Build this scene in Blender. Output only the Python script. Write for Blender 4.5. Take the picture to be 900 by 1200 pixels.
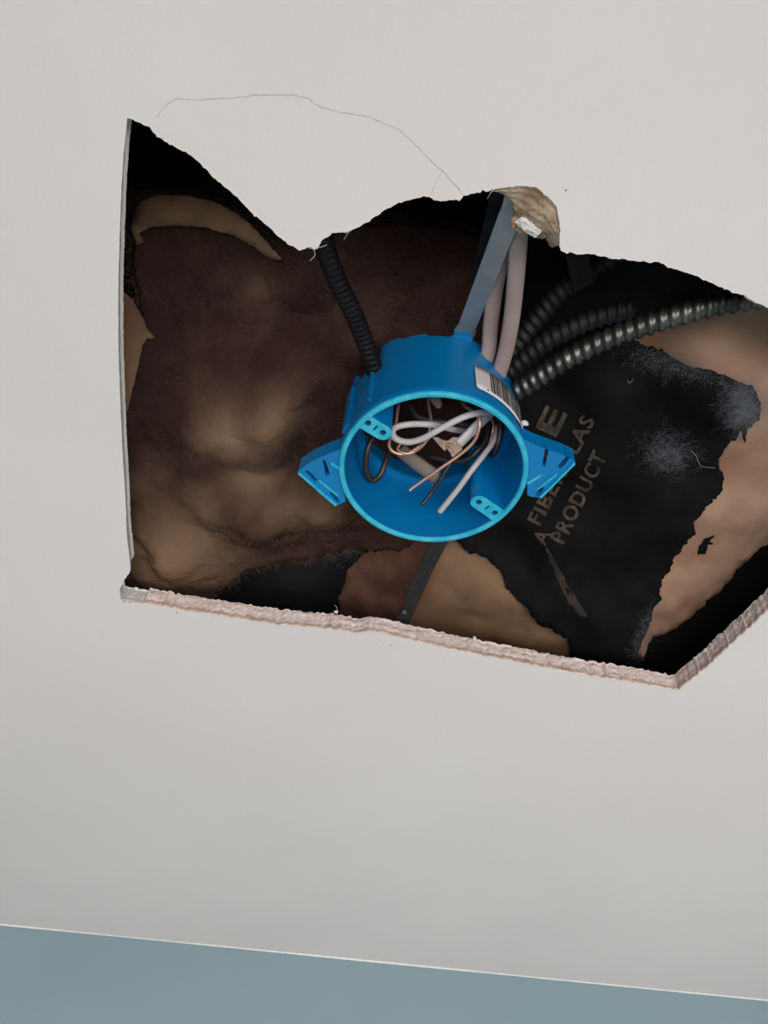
import bpy, bmesh, math, random
import numpy as np
from mathutils import Vector, Matrix
from mathutils.geometry import delaunay_2d_cdt

for o in list(bpy.data.objects):
    bpy.data.objects.remove(o)
sc = bpy.context.scene
COL = sc.collection
random.seed(7)
rng = np.random.default_rng(11)

# ------------------------------------------------------------------ camera
F = 902.0                                   # focal length in pixels of the 900x1200 frame
CEIL = 2.44                                 # height of the ceiling's painted face
CAMH = 0.318                                # the lens is this far below the ceiling
E0, ROLL = math.radians(48.8), math.radians(4.0)
FW = np.array([0, math.cos(E0), math.sin(E0)])
R0 = np.array([1.0, 0, 0]); U0 = np.array([0, -math.sin(E0), math.cos(E0)])
RT = R0 * math.cos(ROLL) + U0 * math.sin(ROLL)
UP = -R0 * math.sin(ROLL) + U0 * math.cos(ROLL)
cam = bpy.data.cameras.new('camera'); cam_o = bpy.data.objects.new('camera', cam); COL.objects.link(cam_o)
cam.sensor_fit = 'VERTICAL'; cam.sensor_height = 36.0; cam.lens = F / 1200 * 36.0
cam.clip_start = 0.01; cam.clip_end = 60
m = Matrix.Identity(4)
for i in range(3):
    m[i][0] = RT[i]; m[i][1] = UP[i]; m[i][2] = -FW[i]
m[2][3] = CEIL - CAMH
cam_o.matrix_world = m
sc.camera = cam_o

# ------------------------------------------------------------------ world, daylight, exposure
W = bpy.data.worlds.new('sky'); sc.world = W; W.use_nodes = True
bg = W.node_tree.nodes['Background']; bg.inputs[0].default_value = (0.72, 0.85, 1.0, 1); bg.inputs[1].default_value = 1.0
sc.view_settings.view_transform = 'Standard'; sc.view_settings.look = 'None'
sc.view_settings.gamma = 1.0; sc.view_settings.use_curve_mapping = False
sc.view_settings.exposure = 0.0
WIN_POWER = 47.0                            # daylight through the window behind the camera
WIN_COLOR = (1.0, 0.935, 0.895)

# ------------------------------------------------------------------ pixel <-> place helpers
def ray(px, py):
    px = np.asarray(px, float); py = np.asarray(py, float)
    return FW + RT * ((px - 450) / F)[..., None] + UP * ((600 - py) / F)[..., None]
def P(px, py, z):
    """point on the sight line of a pixel, z metres above the ceiling face (world coordinates)"""
    d = ray(px, py); k = (CAMH + np.asarray(z, float)) / d[..., 2]
    p = d * k[..., None]
    p[..., 2] += CEIL - CAMH
    return p
def PM(pts, z=None):
    """list of (px,py,z_mm) or (px,py) -> array of points"""
    a = np.array(pts, float)
    zz = a[:, 2] / 1000 if z is None else np.full(len(a), z)
    return P(a[:, 0], a[:, 1], zz)

# ------------------------------------------------------------------ noise
def _h(ix, iy, s):
    n = np.sin(ix * 127.1 + iy * 311.7 + s * 74.7) * 43758.5453
    return n - np.floor(n)
def vnoise(x, y, s=0):
    ix = np.floor(x); iy = np.floor(y); fx = x - ix; fy = y - iy
    fx = fx * fx * (3 - 2 * fx); fy = fy * fy * (3 - 2 * fy)
    a = _h(ix, iy, s); b = _h(ix + 1, iy, s); c = _h(ix, iy + 1, s); d = _h(ix + 1, iy + 1, s)
    return (a * (1 - fx) + b * fx) * (1 - fy) + (c * (1 - fx) + d * fx) * fy - 0.5
def fbm(x, y, s=0, o=4):
    r = 0; a = 1.0
    for k in range(o):
        r = r + a * vnoise(x * 2 ** k, y * 2 ** k, s + k); a *= 0.5
    return r

# ------------------------------------------------------------------ materials
def mat(name, col, rough=0.6, metal=0.0, col2=None, nscale=40, bump=0.0, bscale=300, detail=4, spec=0.5, lo=0.35, hi=0.65, sheen=0.0, stretch=None):
    M = bpy.data.materials.new(name); M.use_nodes = True; nt = M.node_tree; N = nt.nodes; L = nt.links
    b = N['Principled BSDF']; b.inputs['Base Color'].default_value = (*col, 1)
    b.inputs['Roughness'].default_value = rough; b.inputs['Metallic'].default_value = metal
    b.inputs['Specular IOR Level'].default_value = spec
    if sheen: b.inputs['Sheen Weight'].default_value = sheen
    tc = N.new('ShaderNodeTexCoord')
    src = tc.outputs['Object']
    if stretch:
        mp = N.new('ShaderNodeMapping'); mp.inputs['Scale'].default_value = stretch; L.new(src, mp.inputs[0]); src = mp.outputs[0]
    if col2:
        t = N.new('ShaderNodeTexNoise'); t.inputs['Scale'].default_value = nscale; t.inputs['Detail'].default_value = detail
        L.new(src, t.inputs['Vector'])
        r = N.new('ShaderNodeValToRGB'); r.color_ramp.elements[0].position = lo; r.color_ramp.elements[1].position = hi
        r.color_ramp.elements[0].color = (*col, 1); r.color_ramp.elements[1].color = (*col2, 1)
        L.new(t.outputs['Fac'], r.inputs[0]); L.new(r.outputs[0], b.inputs['Base Color'])
    if bump:
        t2 = N.new('ShaderNodeTexNoise'); t2.inputs['Scale'].default_value = bscale; t2.inputs['Detail'].default_value = 3
        L.new(src, t2.inputs['Vector'])
        bp = N.new('ShaderNodeBump'); bp.inputs['Strength'].default_value = bump; bp.inputs['Distance'].default_value = 0.001
        L.new(t2.outputs['Fac'], bp.inputs['Height']); L.new(bp.outputs[0], b.inputs['Normal'])
    return M
def mat_tint(name, c0, c1, rough=0.9, nscale=42, amt=0.20, bump=1.0, bscale=210):
    """two real colours of one material, mixed by the 'tint' attribute plus noise"""
    M = bpy.data.materials.new(name); M.use_nodes = True; nt = M.node_tree; N = nt.nodes; L = nt.links
    b = N['Principled BSDF']; b.inputs['Roughness'].default_value = rough; b.inputs['Specular IOR Level'].default_value = 0.15
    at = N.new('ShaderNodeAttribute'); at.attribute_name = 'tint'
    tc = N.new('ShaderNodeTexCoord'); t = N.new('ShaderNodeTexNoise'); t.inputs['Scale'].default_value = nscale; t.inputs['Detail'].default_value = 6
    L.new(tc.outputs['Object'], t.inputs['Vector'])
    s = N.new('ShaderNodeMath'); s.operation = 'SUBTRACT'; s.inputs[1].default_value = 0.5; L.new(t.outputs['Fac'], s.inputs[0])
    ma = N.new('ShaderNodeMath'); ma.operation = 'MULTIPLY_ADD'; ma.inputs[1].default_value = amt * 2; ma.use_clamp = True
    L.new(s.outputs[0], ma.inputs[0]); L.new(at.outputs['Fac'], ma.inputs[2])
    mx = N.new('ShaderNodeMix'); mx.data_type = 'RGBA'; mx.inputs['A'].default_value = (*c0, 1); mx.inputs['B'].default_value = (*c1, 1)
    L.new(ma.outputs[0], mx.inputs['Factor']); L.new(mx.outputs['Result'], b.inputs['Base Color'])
    t2 = N.new('ShaderNodeTexNoise'); t2.inputs['Scale'].default_value = bscale; t2.inputs['Detail'].default_value = 4
    L.new(tc.outputs['Object'], t2.inputs['Vector'])
    bp = N.new('ShaderNodeBump'); bp.inputs['Strength'].default_value = bump; bp.inputs['Distance'].default_value = 0.001
    L.new(t2.outputs['Fac'], bp.inputs['Height']); L.new(bp.outputs[0], b.inputs['Normal'])
    return M
M_ceil = mat('ceiling_paint', (0.755, 0.715, 0.695), 0.75, bump=0.10, bscale=380, col2=(0.785, 0.75, 0.728), nscale=5)
M_wall = mat('blue_wall_paint', (0.225, 0.335, 0.375), 0.7, bump=0.1, bscale=420, col2=(0.245, 0.355, 0.395), nscale=4)
M_room = mat('room_paint', (0.36, 0.35, 0.335), 0.8, bump=0.2, bscale=400)
M_floor = mat('wood_floor', (0.15, 0.12, 0.10), 0.5, col2=(0.19, 0.155, 0.125), nscale=6, stretch=(1, 12, 1))
M_caulk = mat('caulk', (0.86, 0.88, 0.88), 0.5, bump=0.2)
M_gyp = mat('gypsum', (0.88, 0.76, 0.71), 0.95, col2=(0.76, 0.62, 0.56), nscale=140, bump=0.9, bscale=700, spec=0.1)
M_gypw = mat('gypsum_white', (0.80, 0.78, 0.75), 0.95, col2=(0.70, 0.66, 0.62), nscale=160, bump=0.8, bscale=700, spec=0.1)
M_paperedge = mat('drywall_paper_edge', (0.52, 0.38, 0.30), 0.95, col2=(0.70, 0.55, 0.48), nscale=120, bump=0.7, bscale=600, spec=0.1)
M_torn = mat('torn_paper', (0.30, 0.20, 0.125), 0.95, col2=(0.50, 0.385, 0.28), nscale=110, bump=0.9, bscale=500, spec=0.1)
M_crack = mat('crack_line', (0.40, 0.36, 0.33), 0.9, col2=(0.60, 0.56, 0.53), nscale=90)  # grey-brown tones of the hairline crack
M_fibre = mat('paper_fibre', (0.75, 0.70, 0.64), 0.9, spec=0.1, col2=(0.65, 0.6, 0.55))
M_chip = mat('chip_dirt', (0.16, 0.15, 0.14), 0.9, col2=(0.3, 0.26, 0.23), nscale=300)
M_blue = mat('blue_pvc', (0.0, 0.188, 0.485), 0.36, col2=(0.0, 0.205, 0.515), nscale=30, bump=0.06, bscale=500)
M_rim = mat('blue_pvc_lit', (0.012, 0.42, 0.64), 0.45, col2=(0.06, 0.54, 0.72), nscale=160, bump=0.2, bscale=900)  # lighter mottled blue; light on the room-side faces put into the colour
M_lab = mat('sticker_paper', (0.72, 0.68, 0.66), 0.6, col2=(0.78, 0.74, 0.72), nscale=60)
M_ink = mat('barcode_ink', (0.02, 0.02, 0.022), 0.6, col2=(0.03, 0.03, 0.03))
M_white = mat('white_wire_insulation', (0.58, 0.55, 0.54), 0.45, col2=(0.50, 0.475, 0.465), nscale=50)
M_sheath = mat('white_cable_sheath', (0.62, 0.61, 0.60), 0.45, col2=(0.55, 0.53, 0.52), nscale=60, bump=0.1)
M_copper = mat('bare_copper', (0.80, 0.48, 0.36), 0.38, 0.75, col2=(0.72, 0.42, 0.30), nscale=60)
M_bwire = mat('black_wire_insulation', (0.018, 0.017, 0.018), 0.4, col2=(0.03, 0.025, 0.022), nscale=50)
M_kpaper = mat('cable_filler_paper', (0.36, 0.26, 0.19), 0.95, col2=(0.50, 0.39, 0.30), nscale=150, bump=0.8, bscale=600)
M_stub = mat('grey_cable_stub', (0.22, 0.175, 0.145), 0.7, col2=(0.28, 0.225, 0.19), nscale=60)
M_nm = mat('taupe_cable_sheath', (0.40, 0.31, 0.29), 0.6, col2=(0.33, 0.255, 0.235), nscale=40, bump=0.15)
M_galv = mat('galvanised_steel', (0.52, 0.50, 0.465), 0.42, 0.6, col2=(0.40, 0.385, 0.36), nscale=60, bump=0.08)
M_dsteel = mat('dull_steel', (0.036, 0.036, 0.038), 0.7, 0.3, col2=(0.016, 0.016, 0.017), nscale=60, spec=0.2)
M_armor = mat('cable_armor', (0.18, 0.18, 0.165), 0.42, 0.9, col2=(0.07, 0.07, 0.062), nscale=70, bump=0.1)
M_darmor = mat('shaded_cable_armor', (0.018, 0.018, 0.019), 0.6, 0.3, col2=(0.008, 0.008, 0.009), nscale=70)  # shaded copy of the armour, for the conduits deeper in the cavity
M_bcable = mat('black_ribbed_sheath', (0.005, 0.005, 0.006), 0.6, col2=(0.009, 0.009, 0.010), nscale=60, spec=0.2)
M_asph = mat('black_asphalt_facing', (0.0035, 0.0035, 0.0045), 0.72, col2=(0.010, 0.0095, 0.010), nscale=26, bump=0.6, bscale=160, spec=0.10)
M_back = mat('gap_shade_black', (0.020, 0.0195, 0.022), 0.85, col2=(0.030, 0.028, 0.029), nscale=30, spec=0.1)  # near-black colour stands for the deep shade of the cavity gaps
M_print = mat('faded_print', (0.105, 0.085, 0.066), 0.9, col2=(0.04, 0.034, 0.028), nscale=160, spec=0.1)
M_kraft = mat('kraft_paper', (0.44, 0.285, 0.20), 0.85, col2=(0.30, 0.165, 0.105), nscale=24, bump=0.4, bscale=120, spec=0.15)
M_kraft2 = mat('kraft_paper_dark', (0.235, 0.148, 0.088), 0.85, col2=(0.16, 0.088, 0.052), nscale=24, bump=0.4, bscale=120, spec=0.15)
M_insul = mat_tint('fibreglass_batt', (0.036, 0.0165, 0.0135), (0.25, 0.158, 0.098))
M_fuzz = mat('fibreglass_fibre', (0.13, 0.08, 0.06), 0.9, spec=0.1, col2=(0.22, 0.15, 0.11), nscale=40)
M_wisp = mat('white_glass_fibre', (0.27, 0.285, 0.31), 0.9, spec=0.1, col2=(0.20, 0.215, 0.24), nscale=60)
M_wood = mat('joist_wood', (0.16, 0.10, 0.06), 0.85, col2=(0.11, 0.065, 0.04), nscale=14, stretch=(1, 14, 1), bump=0.3, bscale=80)
M_frame = mat('window_frame_white', (0.8, 0.8, 0.8), 0.5, col2=(0.77, 0.77, 0.77))
def mat_pane():
    M = bpy.data.materials.new('window_pane'); M.use_nodes = True; nt = M.node_tree; N = nt.nodes
    N.remove(N['Principled BSDF']); o = N['Material Output']
    t = N.new('ShaderNodeBsdfTransparent'); g = N.new('ShaderNodeBsdfGlossy'); g.inputs['Roughness'].default_value = 0.02
    x = N.new('ShaderNodeMixShader'); x.inputs[0].default_value = 0.06
    nt.links.new(t.outputs[0], x.inputs[1]); nt.links.new(g.outputs[0], x.inputs[2]); nt.links.new(x.outputs[0], o.inputs[0])
    return M
M_pane = mat_pane()

# ------------------------------------------------------------------ object helpers
def obj(name, verts, faces, material, parent=None, smooth=False, attr=None):
    """one mesh object; vertices in world coordinates"""
    me = bpy.data.meshes.new(name)
    v = np.asarray(verts, float)
    org = np.zeros(3)
    if parent is not None: org = np.array(parent['_o'])
    else: org = v.mean(0)
    me.from_pydata((v - org).tolist(), [], [tuple(int(i) for i in f) for f in faces])
    bm = bmesh.new(); bm.from_mesh(me); bmesh.ops.recalc_face_normals(bm, faces=bm.faces); bm.to_mesh(me); bm.free()
    if smooth: me.shade_smooth()
    me.materials.append(material)
    if attr is not None:
        a = me.attributes.new('tint', 'FLOAT', 'POINT'); a.data.foreach_set('value', np.asarray(attr, np.float32))
    o = bpy.data.objects.new(name, me); COL.objects.link(o)
    if parent is not None: o.parent = parent; o['_o'] = list(map(float, org))
    else: o.location = org; o['_o'] = list(map(float, org))
    return o
def thing(name, label, cat, loc, group=None):
    o = bpy.data.objects.new(name, None); COL.objects.link(o); o.location = loc; o.empty_display_size = 0.02
    o['_o'] = list(map(float, loc)); o['label'] = label; o['category'] = cat
    if group: o['group'] = group
    return o
def sub(name, verts, faces, material, part, **k):
    """a sub-part: its parent is a part whose origin sits at the thing's origin"""
    return obj(name, verts, faces, material, part, **k)
def tag(o, label, cat, group=None, kind=None):
    o['label'] = label; o['category'] = cat
    if group: o['group'] = group
    if kind: o['kind'] = kind
    return o
def struct(o, label=None):
    o['kind'] = 'structure'
    if label: o['label'] = label
    return o
def merge(parts):
    V = []; Fc = []; n = 0
    for v, f in parts:
        V.append(np.asarray(v, float)); Fc += [tuple(i + n for i in q) for q in f]; n += len(v)
    return np.concatenate(V), Fc
def box_g(lo, hi):
    x0, y0, z0 = lo; x1, y1, z1 = hi
    v = [(x0, y0, z0), (x1, y0, z0), (x1, y1, z0), (x0, y1, z0), (x0, y0, z1), (x1, y0, z1), (x1, y1, z1), (x0, y1, z1)]
    return v, [(0, 3, 2, 1), (4, 5, 6, 7), (0, 1, 5, 4), (1, 2, 6, 5), (2, 3, 7, 6), (3, 0, 4, 7)]
def smooth_path(pts, n=8):
    p = np.asarray(pts, float)
    if len(p) < 3: n0 = n * 2; return np.array([p[0] + (p[-1] - p[0]) * t for t in np.linspace(0, 1, n0)])
    q = np.vstack([2 * p[0] - p[1], p, 2 * p[-1] - p[-2]]); out = []
    for i in range(1, len(q) - 2):
        for t in np.linspace(0, 1, n, endpoint=False):
            a, b, c, d = q[i - 1], q[i], q[i + 1], q[i + 2]
            out.append(0.5 * (2 * b + (c - a) * t + (2 * a - 5 * b + 4 * c - d) * t * t + (3 * b - a - 3 * c + d) * t ** 3))
    out.append(p[-1]); return np.array(out)
def resample(p, step):
    d = np.r_[0, np.cumsum(np.linalg.norm(np.diff(p, axis=0), axis=1))]
    n = max(2, int(d[-1] / step) + 1); s = np.linspace(0, d[-1], n)
    return np.stack([np.interp(s, d, p[:, k]) for k in range(3)], 1), s
def tube_g(path, r, seg=10, flat=1.0, side=None, round_cap=True):
    """r: number or array; flat squashes the section along the second axis"""
    p = np.asarray(path, float); n = len(p); r = np.broadcast_to(np.asarray(r, float), (n,)).copy()
    t = np.gradient(p, axis=0); t /= np.linalg.norm(t, axis=1)[:, None] + 1e-12
    a = np.array([0, 0, 1.0]) if side is None else np.asarray(side, float)
    if abs(t[0] @ a) > 0.95: a = np.array([1.0, 0, 0])
    u = np.cross(t[0], a); u /= np.linalg.norm(u)
    V = []
    for i in range(n):
        u = u - t[i] * (u @ t[i]); u /= np.linalg.norm(u); w = np.cross(t[i], u)
        for k in range(seg):
            an = 2 * math.pi * k / seg
            V.append(p[i] + r[i] * (u * math.cos(an) + w * math.sin(an) * flat))
    Fc = []
    for i in range(n - 1):
        for k in range(seg):
            k2 = (k + 1) % seg
            Fc.append((i * seg + k, i * seg + k2, (i + 1) * seg + k2, (i + 1) * seg + k))
    for e, i in ((-1, 0), (1, n - 1)):
        c = len(V); V.append(p[i] + t[i] * e * r[i] * (0.35 if round_cap else 0))
        for k in range(seg):
            k2 = (k + 1) % seg; Fc.append((i * seg + k, i * seg + k2, c))
    return np.array(V), Fc
def inpoly(x, y, poly):
    x = np.asarray(x); y = np.asarray(y); r = np.zeros(x.shape, bool); n = len(poly)
    for i in range(n):
        x0, y0 = poly[i]; x1, y1 = poly[(i + 1) % n]
        c = (y0 > y) != (y1 > y)
        with np.errstate(divide='ignore', invalid='ignore'):
            r ^= c & (x < (x1 - x0) * (y - y0) / (y1 - y0 + 1e-30) + x0)
    return r
def cdt(outer, holes=(), inner=None):
    """triangulate a polygon with holes and optional interior points -> (verts2d, tris)"""
    vs = []; ed = []
    for loop in [outer, *holes]:
        b = len(vs); n = len(loop); vs += [Vector((float(a), float(c))) for a, c in loop]
        ed += [(b + i, b + (i + 1) % n) for i in range(n)]
    if inner is not None: vs += [Vector((float(a), float(c))) for a, c in inner]
    r = delaunay_2d_cdt(vs, ed, [], 0, 1e-9)
    v = np.array([[q.x, q.y] for q in r[0]]); f = np.array([list(t) for t in r[2]])
    c = v[f].mean(1); k = inpoly(c[:, 0], c[:, 1], outer)
    for h in holes: k &= ~inpoly(c[:, 0], c[:, 1], h)
    return v, f[k]
def densify(poly, step, closed=True, jag=0.0):
    p = np.asarray(poly, float); out = []
    n = len(p)
    for i in range(n if closed else n - 1):
        a, b = p[i], p[(i + 1) % n]; L = np.linalg.norm(b - a); k = max(1, int(round(L / step)))
        for t in range(k): out.append(a + (b - a) * t / k)
    if not closed: out.append(p[-1])
    out = np.array(out)
    if jag:
        out = out + rng.normal(0, jag, out.shape)
    return out
def plate_g(outer, holes, z0, z1, hole_depth=None, frame=None):
    """flat plate with real holes. 2D outline in a frame, z0 is the room-side face, z1 the other"""
    v, f = cdt(outer, holes); n = len(v)
    V = [(a, b, z0) for a, b in v]; Fc = [tuple(t) for t in f]
    v2, f2 = cdt(outer, () if hole_depth else holes)
    b = len(V); V += [(a, c, z1) for a, c in v2]; Fc += [tuple(b + i for i in t[::-1]) for t in f2]
    for j, loop in enumerate([outer, *holes]):
        zz = z1 if (j == 0 or not hole_depth) else z0 + hole_depth
        b = len(V); k = len(loop)
        V += [(a, c, z0) for a, c in loop] + [(a, c, zz) for a, c in loop]
        Fc += [(b + i, b + (i + 1) % k, b + k + (i + 1) % k, b + k + i) for i in range(k)]
        if j and hole_depth:
            Fc.append(tuple(b + k + i for i in range(k)))
    return np.array(V, float), Fc
def circle(c, r, n=14):
    return [(c[0] + r * math.cos(2 * math.pi * i / n), c[1] + r * math.sin(2 * math.pi * i / n)) for i in range(n)]

# ================================================================== THE ROOM
A = P(0.0, 1083.0, 0.0); B = P(900.0, 1172.0, 0.0)
ux = (B - A)[:2]; ux /= np.linalg.norm(ux); nx = np.array([ux[1], -ux[0]])       # along the wall, into the room
if nx @ (-A[:2]) < 0: nx = -nx
def RW(s, t, z):                                                                # room frame -> world
    q = A[:2] + ux * s + nx * t; return (q[0], q[1], z)
S0 = float((-A[:2]) @ ux)                                                       # camera's place along the wall
s0, s1, t1 = S0 - 1.6, S0 + 1.9, 1.55
def room_box(a, b):
    v, f = box_g(a, b); return [RW(*q) for q in v], f
struct(obj('floor', *room_box((s0, 0, -0.06), (s1, t1, 0)), M_floor))
struct(obj('wall_front', *room_box((s0 - 0.1, -0.1, 0), (s1 + 0.1, 0, CEIL)), M_wall), 'pale blue painted wall meeting the ceiling')
struct(obj('wall_left', *room_box((s0 - 0.1, 0, 0), (s0, t1, CEIL)), M_room))
struct(obj('wall_right', *room_box((s1, 0, 0), (s1 + 0.1, t1, CEIL)), M_room))
w0, w1, h0, h1 = S0 - 0.75, S0 + 1.35, 0.75, 1.75
v, f = merge([room_box((s0 - 0.1, t1, 0), (w0, t1 + 0.1, CEIL)), room_box((w1, t1, 0), (s1 + 0.1, t1 + 0.1, CEIL)),
              room_box((w0, t1, 0), (w1, t1 + 0.1, h0)), room_box((w0, t1, h1), (w1, t1 + 0.1, CEIL))])
struct(obj('wall_back', v, f, M_room))
wm = (w0 + w1) / 2
v, f = merge([room_box((w0, t1 + 0.02, h0), (w0 + 0.05, t1 + 0.08, h1)), room_box((w1 - 0.05, t1 + 0.02, h0), (w1, t1 + 0.08, h1)),
              room_box((w0 + 0.05, t1 + 0.02, h0), (w1 - 0.05, t1 + 0.08, h0 + 0.05)), room_box((w0 + 0.05, t1 + 0.02, h1 - 0.05), (w1 - 0.05, t1 + 0.08, h1)),
              room_box((wm - 0.025, t1 + 0.02, h0 + 0.05), (wm + 0.025, t1 + 0.08, h1 - 0.05))])
win = struct(obj('window_1', v, f, M_frame))
obj('pane', *room_box((w0 + 0.05, t1 + 0.045, h0 + 0.05), (wm - 0.025, t1 + 0.05, h1 - 0.05)), M_pane, win)
obj('pane', *room_box((wm + 0.025, t1 + 0.045, h0 + 0.05), (w1 - 0.05, t1 + 0.05, h1 - 0.05)), M_pane, win)
ld = bpy.data.lights.new('window_daylight', 'AREA'); ld.shape = 'RECTANGLE'; ld.size = w1 - w0 - 0.1; ld.size_y = h1 - h0 - 0.1
ld.energy = WIN_POWER; ld.color = WIN_COLOR
lo_ = bpy.data.objects.new('window_daylight', ld); COL.objects.link(lo_)
lo_.location = RW(wm, t1 + 0.14, (h0 + h1) / 2)
lo_.rotation_euler = Vector((nx[0], nx[1], 0)).to_track_quat('Z', 'Y').to_euler()

# ---- ceiling board with the broken hole (front outline traced, real 12.7 mm board)
TH = 0.0127
o_left = [(149, 138), (145, 180), (142, 225), (139.5, 300), (138.5, 342), (139, 420), (141, 467), (143, 520), (146, 567), (149, 633), (152, 655), (153, 668), (146, 680), (140, 690), (142, 703)]
o_bot = [(169, 707), (227, 717), (286, 726), (324, 732), (380, 736), (402, 739), (418, 743), (432, 740), (446, 742), (480, 750), (523, 760), (580, 771), (627, 780), (680, 790), (740, 800), (795, 809)]
o_right = [(830, 780), (865, 748), (900, 716), (960, 655), (1010, 590), (1030, 500), (990, 420), (940, 380), (900, 361)]
o_top = [(868, 345), (843, 336), (815, 323), (783, 313), (772, 307), (736, 305.5), (690, 298), (665, 297), (657, 294)]
o_torn = [(656, 281), (656, 260), (652, 242), (641, 230), (630, 220), (611, 217.5), (593, 219)]
i_torn = [(644, 289), (640, 280), (629, 279), (613, 274), (603, 270), (601, 253), (609, 236)]     # inner lip of the torn patch
o_top2 = [(573, 223.5), (545, 228.4), (538, 234.5), (516, 235), (506, 232.7), (497, 230), (467, 238), (445, 250), (424, 264), (406, 272), (392, 272.5), (378, 280), (372, 292), (361, 290.4), (350.5, 293.4),
          (340, 288), (326.5, 277.5), (316, 267), (298, 252), (271, 225), (250, 208.5), (232, 189), (214, 177), (184, 160.5), (175, 148.5)]
front = []; inner_px = []; zone = []
def add_zone(pts, nxt, z, step=3.5, jag=0.9, inner=None):
    q = densify(pts + [nxt], step, closed=False)[:-1]
    q = q + rng.normal(0, jag, q.shape) * np.array([0.6, 1.0])
    if inner is not None:
        d = np.r_[0, np.cumsum(np.linalg.norm(np.diff(np.array(inner), axis=0), axis=1))]; s = np.linspace(0, d[-1], len(q))
        ii = np.stack([np.interp(s, d, np.array(inner)[:, k]) for k in range(2)], 1) + rng.normal(0, 0.8, (len(q), 2))
    else: ii = q * np.nan
    for a, b in zip(q, ii):
        front.append(a); inner_px.append(b); zone.append(z)
add_zone(o_left, o_bot[0], 'left', jag=0.35)
add_zone(o_bot, o_right[0], 'bottom', jag=0.55)
add_zone(o_right, o_top[0], 'right', jag=0.7)
add_zone(o_top, o_torn[0], 'top', jag=0.7)
add_zone(o_torn, o_top2[0], 'torn', jag=0.6, inner=i_torn)
add_zone(o_top2, o_left[0], 'top', jag=0.7)
front = np.array(front); inner_px = np.array(inner_px)
NF = len(front)
fw_pts = P(front[:, 0], front[:, 1], np.zeros(NF))[:, :2]
cor = np.array([RW(s0 - 0.1, -0.1, 0)[:2], RW(s1 + 0.1, -0.1, 0)[:2], RW(s1 + 0.1, t1 + 0.1, 0)[:2], RW(s0 - 0.1, t1 + 0.1, 0)[:2]])
# outward direction of the hole outline
tg = np.roll(fw_pts, -1, 0) - np.roll(fw_pts, 1, 0); tg /= np.linalg.norm(tg, axis=1)[:, None]
out = np.stack([tg[:, 1], -tg[:, 0]], 1)
if inpoly(*(fw_pts + out * 0.001)[5], fw_pts): out = -out
back_pts = fw_pts + out * 0.0004
for i in range(NF):
    if zone[i] == 'torn': back_pts[i] = P(inner_px[i, 0], inner_px[i, 1], 0.0085)[:2]
v1, f1 = cdt(cor, [fw_pts]); V = [(a, b, CEIL) for a, b in v1]; Fc = [tuple(t) for t in f1]
v2, f2 = cdt(cor, [fw_pts + out * 0.0015]); b = len(V); V += [(a, c, CEIL + TH) for a, c in v2]; Fc += [tuple(b + i for i in t) for t in f2]
b = len(V); V += [(*c, CEIL) for c in cor] + [(*c, CEIL + TH) for c in cor]; Fc += [(b + i, b + (i + 1) % 4, b + 4 + (i + 1) % 4, b + 4 + i) for i in range(4)]
ceiling = struct(obj('ceiling', V, Fc, M_ceil), 'off-white painted ceiling with a jagged broken hole')
# cut faces: a ring of rough layers, split into the parts that differ
levels = [0, 0.0006, 0.0016, 0.0035, 0.006, 0.0085, 0.0108, 0.0121, 0.0127]
def cut_face(name, sel, material, rough, lab, lv=levels, undercut=0.0):
    idx = [i for i in range(NF) if zone[i] in sel]
    runs = []; cur = [idx[0]]
    for i in idx[1:]:
        if i == cur[-1] + 1: cur.append(i)
        else: runs.append(cur); cur = [i]
    runs.append(cur)
    parts = []
    for r in runs:
        r = r + [(r[-1] + 1) % NF]
        VV = []; FF = []; m_ = len(r)
        for k, z in enumerate(lv):
            for i in r:
                j = 0 if k == 0 else rng.normal(0, rough * 0.35) + 2.2 * rough * float(fbm(np.array(i * 0.13), np.array(k * 3.7), 2, 3))
                base = fw_pts[i]
                q = base + out[i] * (j + undercut * z / TH)
                VV.append((q[0], q[1], CEIL + z + (rng.normal(0, rough * 0.2) if 0 < k < len(lv) - 1 else 0) + (rng.normal(0, rough) if k == len(lv) - 1 else 0)))
        for k in range(len(lv) - 1):
            for a in range(m_ - 1):
                FF.append((k * m_ + a, k * m_ + a + 1, (k + 1) * m_ + a + 1, (k + 1) * m_ + a))
        parts.append((VV, FF))
    o = obj(name, *merge(parts), material, ceiling)
    o['label'] = lab
    return o
cut_face('cut_edge', ('bottom', 'right'), M_gyp, 0.00035, 'crumbly pinkish gypsum edge of the cut board')
cut_face('cut_edge', ('left',), M_gypw, 0.00018, 'pale straight cut edge of the board', undercut=0.0030)
cut_face('broken_edge', ('top',), M_gyp, 0.0004, 'ragged broken edge of the board')
# brown paper line along the room-side lip of the cut edge
def lip(sel, zlo, zhi, proud):
    idx = [i for i in range(NF) if zone[i] in sel]
    VV = []; FF = []
    for k, i in enumerate(idx):
        w = 0.5 + 0.9 * abs(vnoise(np.array(i * 0.21), np.array(3.3), 2)) + rng.random() * 0.4
        for z, d in ((zlo, 0.0002), (zlo + 0.0006, -proud * w), (zhi * w, -proud * w * 0.8), (zhi * w + 0.0008, 0.0004)):
            q = fw_pts[i] + out[i] * d; VV.append((*q, CEIL + z))
        if k:
            for c in range(3): FF.append(((k - 1) * 4 + c, k * 4 + c, k * 4 + c + 1, (k - 1) * 4 + c + 1))
    obj('torn_paper_lip', VV, FF, M_paperedge, ceiling)
lip(('bottom', 'right'), 0.0001, 0.0032, 0.0006)
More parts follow.
